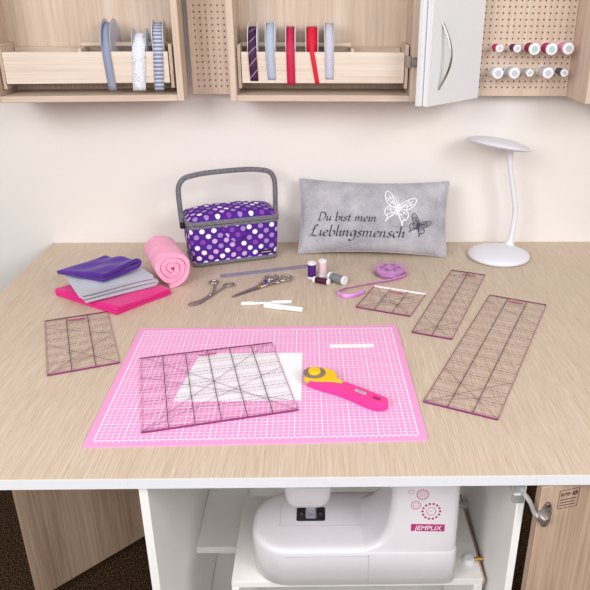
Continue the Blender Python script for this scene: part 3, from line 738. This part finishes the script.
def butterfly(cx, cz, S, rot, mat, nib):
    mb = MB(); ca, sa = math.cos(rot), math.sin(rot)
    def put(pts, w_=nib, closed=False):
        q = crom([(p[0], p[1], 0) for p in pts], 5, closed); q = [(cx+S*(p.x*ca-p.y*sa), cz+S*(p.x*sa+p.y*ca)) for p in q]
        if closed: q.append(q[0])
        for a in (( w_, 0), (0, w_)): stitch(mb, q, a)
    for sg in (-1, 1):
        up_ = [(.03*sg, .05), (.3*sg, .5), (.72*sg, .78), (.9*sg, .72), (.82*sg, .35), (.5*sg, .05)]
        lo_ = [(.03*sg, -.02), (.45*sg, .0), (.68*sg, -.2), (.62*sg, -.5), (.45*sg, -.58), (.5*sg, -.9), (.36*sg, -.62), (.15*sg, -.4)]
        put(up_, nib*1.2, True); put(lo_, nib*1.2, True)
        for e in ((.72, .62), (.8, .45), (.5, .58)): put([(.05*sg, .06), (e[0]*.55*sg, e[1]*.5), (e[0]*sg, e[1])], nib*.9)
        put([(.30*sg, .32), (.45*sg, .25), (.5*sg, .10)], nib); put([(.45*sg, .58), (.62*sg, .42), (.68*sg, .25)], nib)
        for e in ((.6, -.2), (.52, -.5), (.3, -.5)): put([(.04*sg, -.04), (e[0]*.5*sg, e[1]*.6), (e[0]*sg, e[1])], nib*.9)
        put([(.2*sg, -.32), (.36*sg, -.25), (.42*sg, -.05)], nib)
        put([(.01*sg, .25), (.12*sg, .5), (.2*sg, .62)], nib*.6)
    put([(0, .28), (0, 0), (0, -.4)], nib*2.0)
    return mb.build('embroidered_butterfly', mat, pw)
butterfly(.072, .138, .051, math.radians(-14), M['embroid_white'], .0012)['label'] = 'white butterfly'
butterfly(.133, .090, .033, math.radians(-25), M['embroid_dark'], .0009)['label'] = 'dark butterfly'

# ------------------------------------------------------------------ folded cloths and fleece roll
def folded(name, label, F, R, B, L, z0, layers, sp, mat, thick=.72, lift=None, amp=.0015, seed=1, shrink=.02):
    o = thing(name, label, 'folded cloth', (F[0], F[1], z0), 0, 'folded cloths in the stack')
    rnd = random.Random(seed); ln = (Vector(R)-Vector(F)).length; cl = []
    r = sp/2; NL = 14
    for k in range(layers):
        sft = rnd.uniform(0, shrink)
        xs = [r/ln+(1-2*r/ln)*i/NL for i in range(NL+1)]
        if k % 2: xs = xs[::-1]
        cl += [(x*ln-(sft if 0 else 0), sp*(k+.5)) for x in xs]
        if k < layers-1:
            end = xs[-1]*ln; sg = 1 if k % 2 == 0 else -1
            ex = rnd.uniform(.0, .004)
            for q in range(1, 6):
                a = -PI/2+PI*q/6; cl.append((end+sg*(r+ex)*math.cos(a), sp*(k+1)+r*math.sin(a)))
    n = len(cl); ht = sp*thick/2; Lft, Rgt = [], []
    for i, p in enumerate(cl):
        a, b = cl[max(0, i-1)], cl[min(n-1, i+1)]; d = Vector((b[0]-a[0], b[1]-a[1])).normalized(); nn = (-d.y, d.x)
        Lft.append((p[0]+nn[0]*ht, p[1]+nn[1]*ht)); Rgt.append((p[0]-nn[0]*ht, p[1]-nn[1]*ht))
    prof = Lft+Rgt[::-1]; NW = 22; rings = []
    Fv, Rv, Bv, Lv = (Vector(q) for q in (F, R, B, L))
    for j in range(NW+1):
        wv = j/NW; ring = []
        for (x, z) in prof:
            s = x/ln; P = Fv*(1-s)*(1-wv)+Rv*s*(1-wv)+Bv*s*wv+Lv*(1-s)*wv
            zz = z*(1 if lift is None else lift(s, wv))
            hz = zz/(sp*layers)
            zz += hz*amp*(math.sin(7*s+9*wv+seed)+math.sin(11*wv-4*s+2*seed))
            off = .0018*math.sin(z*900+seed*3)*(1-wv)
            ring.append((P.x-F[0]+off, P.y-F[1]-.0025*math.sin(5*s+3*z*200+seed), max(zz, .0002)))
        rings.append(ring)
    MB().loft(rings).build('cloth', mat, o, angle=75)
    return o
folded('folded_cloth', 'hot pink folded cloth at the bottom of the stack', (-.4975, 1.500), (-.392, 1.620), (-.550, 1.775), (-.689, 1.620), 0, 2, .0100, M['pink_cloth'], seed=1, amp=.001, thick=.78)
folded('folded_cloth', 'light grey folded cloth in the middle of the stack', (-.579, 1.521), (-.4265, 1.634), (-.520, 1.765), (-.662, 1.655), .0215, 3, .0098, M['grey_cloth'], seed=2, amp=.0015, thick=.66,
       lift=lambda s, w_: 1.0)
folded('folded_cloth', 'deep purple folded cloth on top of the stack', (-.546, 1.574), (-.4745, 1.6740), (-.5680, 1.7085), (-.684, 1.632), .0525, 2, .0132, M['purple_cloth'], seed=3, thick=.62,
       lift=lambda s, w_: (1.0+.32*s)*(1-.45*w_*(1-s)-.15*w_))
fr_ = Vector((-.3900, 1.6700)); bk_ = Vector((-.454, 1.812)); dv = (bk_-fr_); fa = math.atan2(dv.y, dv.x)
fo_ = thing('fleece_roll', 'rolled up light pink fleece blanket beside the stacked cloths', 'rolled fleece', (fr_.x, fr_.y, 0), fa)
turns, R0, R1 = 3.1, .0020, .0465; NP = 120; outer, inner = [], []; pit = (R1-R0)/turns
for k in range(NP+1):
    t = k/NP; a = 2*PI*turns*t+4.3; r = R0+(R1-R0)*t; r += .0012*math.sin(3*a)+.0008*math.sin(5*a+1)
    ho_ = pit*.455
    outer.append(((r+ho_)*math.cos(a), (r+ho_)*math.sin(a))); inner.append(((r-ho_)*math.cos(a), (r-ho_)*math.sin(a)))
prof = outer+inner[::-1]; zmin = min(p[1] for p in prof); rings = []; Lr = dv.length
for j, (f, g) in enumerate(((0, .92), (.012, .975), (.03, 1), (.2, 1.01), (.4, .99), (.6, 1.01), (.8, .99), (.96, .98), (1, .9))):
    ring = []
    for i, (y, z) in enumerate(prof):
        c_ = outer[i] if i <= NP else inner[2*NP+1-i]; o2 = outer[min(i, 2*NP+1-i)]; i2 = inner[min(i, 2*NP+1-i)]
        mid = ((o2[0]+i2[0])/2, (o2[1]+i2[1])/2); e = (g if j in (0, 1, 7, 8) else 1)
        yy, zz = mid[0]+(y-mid[0])*e, mid[1]+(z-mid[1])*e
        jit = .003*math.sin(i*.35)*(1 if j < 2 else 0)
        ring.append((f*Lr+jit, yy*(g if j not in (0, 1, 7, 8) else 1), (zz*(g if j not in (0, 1, 7, 8) else 1))-zmin*1.0))
    rings.append(ring)
zmn = min(p[2] for r_ in rings for p in r_)
rings = [[(p[0], p[1], p[2]-zmn) for p in r_] for r_ in rings]
MB().loft(rings).build('fleece', M['fleece'], fo_, angle=70)

# ------------------------------------------------------------------ cutting mat, papers, rulers
def mat_grid():
    o = thing('cutting_mat', 'large pink cutting mat with white grid lying on the worktop', 'cutting mat', (-.1166, 1.206, 0), .0208)
    MB().loft([rrect(.300, .225, .004, z, 3) for z in (0, .003)]).build('sheet', M['mat_pink'], o)
    g = MB(); x0, x1, y0, y1 = -.285, .285, -.210, .210
    for k in range(58):
        x = x0+.01*k; g.bar((x, y0), (x, y1), .0014 if k % 5 == 0 else .0008, .0030, .00305)
    for k in range(43):
        y = y0+.01*k; g.bar((x0, y), (x1, y), .0014 if k % 5 == 0 else .0008, .0030, .00306)
    for a_, b_ in (((x0, y0), (x1, y0)), ((x1, y0), (x1, y1)), ((x1, y1), (x0, y1)), ((x0, y1), (x0, y0))): g.bar(a_, b_, .0018, .0030, .00307)
    for k in range(57):
        g.bar((x0+.01*k+.005, y0-.006), (x0+.01*k+.005, y0-.002), .0012, .003, .00305); g.bar((x0+.01*k+.005, y1+.002), (x0+.01*k+.005, y1+.005), .0012, .003, .00305)
    g.build('grid_print', M['print_white'], o, smooth=False)
    t = MB(); t.box(.139, .237, .117, .1335, .0030, .0032); t.build('title_bar', M['print_white'], o, smooth=False)
    return o
mat_grid()
def poly_thing(name, label, cat, pts, z0, z1, mat, part):
    c = Vector((sum(p[0] for p in pts)/len(pts), sum(p[1] for p in pts)/len(pts)))
    o = thing(name, label, cat, (c.x, c.y, z0))
    MB().prism([(p[0]-c.x, p[1]-c.y) for p in pts], 0, z1-z0).build(part, mat, o, smooth=False); return o
pp = MB().prism([(-.138, -.094), (.108, -.094), (.106, .094), (-.116, .092)], 0, .0006).build('paper_sheet', M['paper'], None, smooth=False)
pp.location = (-.146, 1.209, T+.0032); pp['label'] = 'blank white paper sheet lying half under the square ruler on the mat'; pp['category'] = 'paper'

def ruler(label, TL, TR, BR, BL, cols, rows, z0, lipped=False, diag=True, seed=0):
    TL, TR, BR, BL = (Vector(p) for p in (TL, TR, BR, BL))
    c = (TL+TR+BR+BL)/4; lv = (TL-BL)+(TR-BR); ex = ((TR-TL)+(BR-BL)+Vector((lv.y, -lv.x))).normalized(); ang = math.atan2(ex.y, ex.x); ey = Vector((-ex.y, ex.x))
    W_ = ((TR-TL).length+(BR-BL).length)/2; H_ = ((TL-BL).length+(TR-BR).length)/2
    o = thing('quilting_ruler', label, 'ruler', (c.x, c.y, z0), ang)
    th = .003; a, b = W_/2, H_/2
    s = MB().prism([(-a, -b), (a, -b), (a, b), (-a, b)], 0, th)
    so = s.build('plate', [M['acrylic'], M['acrylic_side']], o, smooth=False)
    for p in so.data.polygons:
        if abs(p.normal.z) < .5: p.material_index = 1
    zt0, zt1 = th, th+.0001
    g = MB(); mg = min(.010, H_*.04)
    for k in range(1, cols): g.bar((-a+W_*k/cols, -b), (-a+W_*k/cols, b), .0015, zt0, zt1)
    for k in range(0, rows):
        y = -b+mg+(H_-mg)*k/rows; nd = int(W_/.012)
        if k: 
            for q in range(nd): g.bar((-a+W_*q/nd+.001, y), (-a+W_*(q+.8)/nd+.001, y), .0012, zt0, zt1)
    g.bar((-a, b-.0008), (a, b-.0008), .0012, zt0, zt1)
    f = MB(); step = .0052
    nrow = rows*2
    for k in range(nrow):
        y = -b+mg+(H_-mg)*(k+.5)/nrow; hh_ = min(.0060, H_/nrow*.32)
        for q in range(int((W_-.006)/step)):
            x = -a+.004+step*q; f.bar((x, y-hh_), (x, y+hh_), .00028, zt0, zt1-.00002)
        f.bar((-a+.002, y), (a-.002, y), .0003, zt0, zt1-.00003)
    d = f
    if diag:
        sq_ = min(W_, H_)-.004
        d.bar((-a+.002, -b+.002), (-a+sq_, -b+sq_), .0011, zt0, zt1+.00002); d.bar((a-.002, -b+.002), (a-sq_, -b+sq_), .0011, zt0, zt1+.00002)
        d.bar((-a+.002, b-.002-.3*sq_), (a-.002, b-.002-.3*sq_-.57*W_), .0009, zt0, zt1+.00002)
        d.bar((-a+.002, -b+.002), (a-.002, -b+.002+.57*W_), .0009, zt0, zt1+.00002)
    g.build('grid_print', M['ink'], o, smooth=False); f.build('fine_print', M['ink_soft'], o, smooth=False)
    e = MB(); e.box(-a, a, -b, -b+.0018, .0002, zt1+.0001); e.bar((-a, -b+.006), (a, -b+.006), .0012, zt0, zt1)
    e.build('front_edge', M['ink_pink'], o, smooth=False)
    lg_ = MB(); lx0 = -.02 if cols > 2 else -.012
    for q in range(6): lg_.box(lx0+.0064*q, lx0+.0064*q+.0054, b-.024, b-.0175, zt0, zt1+.00004)
    lg_.build('title_print', M['magenta'], o, smooth=False)
    if lipped:
        bx('lip', M['print_white'], o, -a, a, b-.0028, b+.0008, 0, .0042, .0005)
    return o
ruler('rectangular clear ruler alone on the left below the stacked cloths', (-.6592, 1.4701), (-.5221, 1.518), (-.4245, 1.2669), (-.5575, 1.2163), 3, 7, 0.0004)
ruler('square clear ruler lying on the pink cutting mat over the white paper', (-.3860, 1.2787), (-.1084, 1.3474), (-.0440, 1.078), (-.318, 1.0094), 6, 6, .0042)
ruler('largest and longest clear ruler at the right of the cutting mat', (.4395, 1.6097), (.5703, 1.5499), (.3247, 1.0477), (.1951, 1.1101), 3, 13, .0004)
ruler('narrow clear ruler lying in front of the desk lamp', (.3706, 1.7799), (.4612, 1.7532), (.2955, 1.3635), (.209, 1.4045), 2, 10, .0004)
ruler('small square clear ruler with a white back edge beside the ribbon spool', (.1445, 1.6726), (.2738, 1.6176), (.2174, 1.4868), (.0855, 1.5395), 3, 3, .0004, True)
# grey gauge strip
gs = thing('seam_gauge', 'long narrow grey clear gauge strip in front of the sewing basket', 'ruler', (-.1545, 1.786, .0003), math.atan2(.0755, .2385))
MB().box(-.128, .128, -.0125, .0105, 0, .0016).build('plate', M['gauge'], gs, smooth=False)
g = MB()
for k in range(26): g.bar((-.126+.0100*k, -.0095), (-.126+.01*k, -.0095+(.012 if k % 5 == 0 else .005)), .0008, .0016, .0017)
g.bar((-.128, .009), (.128, .009), .001, .0016, .0017)
g.build('scale_print', M['grey_print'], gs, smooth=False)

# ------------------------------------------------------------------ rotary cutter
rc = thing('rotary_cutter', 'pink rotary cutter with yellow guard and round steel blade on the mat', 'rotary cutter', (-.0130, 1.1890, .0031), math.atan2(-.101, .1305))
pk = crom([(.000, -.0255), (.02, -.0275), (.045, -.0245), (.07, -.0205), (.10, -.0195), (.135, -.0215), (.16, -.019), (.172, -.010), (.1735, .002), (.165, .0115), (.14, .0135), (.10, .0135), (.07, .0125), (.05, .006), (.035, -.004), (.012, -.016)], 4, True)
MB().prism([(p[0], p[1]) for p in [(q[0], q[1]) for q in [tuple(list(v)+[0])[:2] for v in [(w_.x, w_.y) if hasattr(w_, 'x') else w_ for w_ in pk]]]], 0, .016).build('handle', M['pink_plastic'], rc, bevel=.005, seg=4, angle=60)
yl = crom([(-.006, -.0245), (.012, -.026), (.03, -.017), (.048, -.004), (.062, .001), (.066, .007), (.058, .011), (.046, .0115), (.042, .019), (.030, .0285), (.014, .030), (.0, .024)], 4, True)
MB().prism([(v.x, v.y) for v in yl], .009, .0178).build('blade_guard', M['yellow'], rc, bevel=.002, seg=3, angle=60)
MB().lathe([(0, .0176), (.0225, .0178), (.0225, .0186), (.0205, .0192), (0, .0192)], 48).build('blade', M['blade_steel'], rc)
MB().lathe([(0, .0190), (.0125, .0190), (.0125, .0235), (.0110, .0258), (0, .0265)], 32).build('nut', M['yellow'], rc)
MB().loft([rrect(.0125, .0035, .0015, z, 3, .113, -.0008) for z in (.0150, .0165)]).build('label_plate', M['reel_grey'], rc)
sq = MB(); sq.tube([(.1035+.0016*k, -.0008+.0012*((k*5) % 3-1), .0166) for k in range(12)], .0005, 5); sq.build('label_print', M['ink'], rc)
MB().loft([rrect(.0085, .0045, .0043, z, 5, .150, -.001) for z in (.0150, .0163)]).build('hang_hole', M['pink_hole'], rc)  # solid patch, its darker pink stands in for shade inside the hole

# ------------------------------------------------------------------ pens
def pen(label, p, q, r, prof, extra=None):
    p, q = Vector((*p, 0)), Vector((*q, 0)); d = q-p; L_ = d.length
    o = thing('marker_pen', label, 'pen', (p.x, p.y, r), math.atan2(d.y, d.x))
    RY = Matrix.Rotation(PI/2, 4, 'Y')
    MB().lathe([(a*r, b*L_) for a, b in prof[0]], 20, RY).build('barrel', M['pen_white'], o)
    MB().lathe([(a*r, b*L_) for a, b in prof[1]], 20, RY).build('cap', M['pen_white'], o)
    if extra:
        e = MB()
        for k in range(extra[2]):
            x = L_*(extra[0]+(extra[1]-extra[0])*k/extra[2]); e.box(x, x+L_*.02, -r*.72, -r*.15, r*.55, r*1.005)
        e.build('print', M['grey_print'], o, smooth=False)
    return o
pen('slim white marker pen with grey print, behind the thicker pen', (-.2005, 1.5585), (-.0727, 1.569), .0046, ([(0, 0), (.7, .004), (.9, .02), (1, .06), (1, .62), (.9, .625)], [(.9, .625), (1, .63), (1, .96), (.8, .99), (0, 1)]), (.25, .62, 12))
pen('thick white marker pen in front of the slim pen', (-.1410, 1.5425), (-.0437, 1.5150), .0072, ([(0, .46), (.86, .46), (.86, .96), (.7, .99), (0, 1)], [(0, 0), (.8, .005), (1, .04), (1, .44), (.95, .47), (0, .475)]))

# ------------------------------------------------------------------ scissors
s1 = thing('scissors', 'small duckbill scissors with a wide paddle blade near the fleece roll', 'scissors', (-.2850, 1.6130, 0))
b1 = MB(); pad = [(-.0315+.0195*math.cos(t)*.80-.0125*math.sin(t)*.6, -.0455+.0195*math.cos(t)*.6+.0125*math.sin(t)*.80) for t in [2*PI*k/24 for k in range(24)]]
b1.prism(pad, .001, .0022); b1.prism([(-.028, -.036), (-.02, -.043), (.004, -.004), (.006, .008), (-.004, .008), (-.008, -.004)], .001, .003)
b1.tube(crom([(.000, .004, .003), (.004, .02, .004), (.004, .05, .005), (.000, .072, .005)], 5), .0026, 10); b1.torus((-.003, .0845, .005), .0115, .0024, 28, 8, .95)
b1.build('half', M['scissor_steel'], s1)
b2 = MB(); b2.prism([(-.025, -.050), (-.019, -.050), (.006, -.006), (.010, .006), (.002, .010), (-.006, -.002)], .0032, .0052)
b2.tube(crom([(.003, .002, .005), (.014, .018, .005), (.026, .042, .005), (.032, .054, .005)], 5), .0026, 10); b2.torus((.0405, .064, .005), .0145, .0024, 28, 8, .72, .5)
b2.build('half', M['scissor_steel'], s1)
MB().lathe([(0, .0052), (.0035, .0052), (.003, .0064), (0, .0068)], 14).build('screw', M['steel'], s1)
s2 = thing('scissors', 'ornate steel scissors with open-work handles and a golden screw', 'scissors', (-.1664, 1.6638, 0))
c1 = MB(); c1.prism([(-.0605, -.0615), (-.050, -.054), (.006, -.006), (.012, .004), (.004, .010), (-.006, .002)], .001, .003)
c1.tube(crom([(.006, .002, .003), (.020, .010, .005), (.036, .022, .006), (.05, .034, .006)], 5), [.0050]*8+[.0042]*8, 10); c1.torus((.069, .0565, .006), .0205, .0034, 28, 8, .74, .9)
for k in range(7): c1.torus((.069+.0165*math.cos(k*.9), .0565+.0165*math.sin(k*.9), .007), .0042, .0013, 12, 6)
c1.torus((.050, .034, .006), .008, .0022, 20, 8); c1.build('half', M['scissor_steel'], s2)
c2 = MB(); c2.prism([(-.0605, -.0600), (-.052, -.047), (-.006, .006), (.002, .014), (.010, .006), (.002, -.004)], .0032, .0052)
c2.tube(crom([(.002, .006, .004), (.010, .022, .006), (.018, .036, .006), (.022, .046, .006)], 5), [.0050]*8+[.0042]*8, 10); c2.torus((.031, .063, .006), .0175, .0034, 28, 8, .8, 1.2)
for k in range(7): c2.torus((.031+.0145*math.cos(k*.9), .063+.0135*math.sin(k*.9), .007), .0040, .0013, 12, 6)
c2.torus((.024, .042, .006), .007, .0022, 20, 8); c2.build('half', M['scissor_steel'], s2)
MB().lathe([(0, .0052), (.0055, .0052), (.005, .0072), (0, .008)], 16, Matrix.Translation((.002, .002, 0))).build('screw', M['gold'], s2)
jw = MB(); jw.lathe([(0, .006), (.006, .006), (.005, .011), (0, .012)], 14, Matrix.Translation((.017, .031, 0))); jw.build('inlay', M['jewel'], s2)

# ------------------------------------------------------------------ satin ribbon in a clear round case
def satin():
    t = NT('violet_satin'); n = t.noise(t.coords('Object', (30, 30, 30)), 3, 3)
    t.col(t.ramp(n, [(.3, lin(196, 112, 202)), (.7, lin(230, 168, 230))])); t.set(.28, 0, .6); return t.m
M['satin'] = satin()
rb = thing('ribbon_case', 'clear round case of violet satin ribbon with its tail looped on the worktop', 'ribbon', (.194, 1.766, 0))
MB().lathe([(.010, 0), (.046, 0), (.0475, .001), (.0475, .0025), (.038, .003), (.038, .0155), (.0475, .016), (.0475, .018), (.046, .019), (.010, .019)], 56).build('case', M['clear_pl'], rb, angle=50)
MB().lathe([(.016, .0035), (.037, .0035), (.037, .015), (.034, .0155), (.016, .0152), (.016, .0035)], 48).build('wound_ribbon', M['satin'], rb, angle=50)
hl = MB()
for k in range(6): hl.lathe([(0, .0191), (.0052, .0191), (.0052, .0195), (0, .0195)], 14, Matrix.Translation((.0225*math.cos(k*PI/3), .0225*math.sin(k*PI/3), 0)))
hl.build('case_ports', plain('violet_port', (150, 92, 164), .4), rb)
tp = crom([(.046, -.010, .0075), (.034, -.036, .0070), (-.005, -.060, .0055), (-.050, -.078, .005), (-.098, -.098, .005), (-.136, -.118, .005), (-.1500, -.143, .005), (-.133, -.166, .005), (-.104, -.161, .005), (-.078, -.139, .005)], 8)
tb = MB(); vs = []; n_ = len(tp)
for i, p in enumerate(tp):
    d = (tp[min(i+1, n_-1)]-tp[max(0, i-1)]).normalized(); side = Vector((-d.y, d.x, 0)); f = i/(n_-1)
    tilt = math.radians(88-45*math.sin(PI*min(1, f*1.1))); wv = (side*math.cos(tilt)+Vector((0, 0, 1))*math.sin(tilt))*.0060
    a_, b_ = p-wv, p+wv; zl = min(a_.z, b_.z)-.0006; sh = Vector((0, 0, -zl)) if zl < 0 or f > .15 else Vector((0, 0, 0))
    vs += [tuple(a_+sh), tuple(b_+sh)]
tb.add(vs, [(2*i, 2*i+1, 2*i+3, 2*i+2) for i in range(n_-1)])
to = tb.build('ribbon_tail', M['satin'], rb); sd = to.modifiers.new('thickness', 'SOLIDIFY'); sd.thickness = .0005; sd.offset = 0
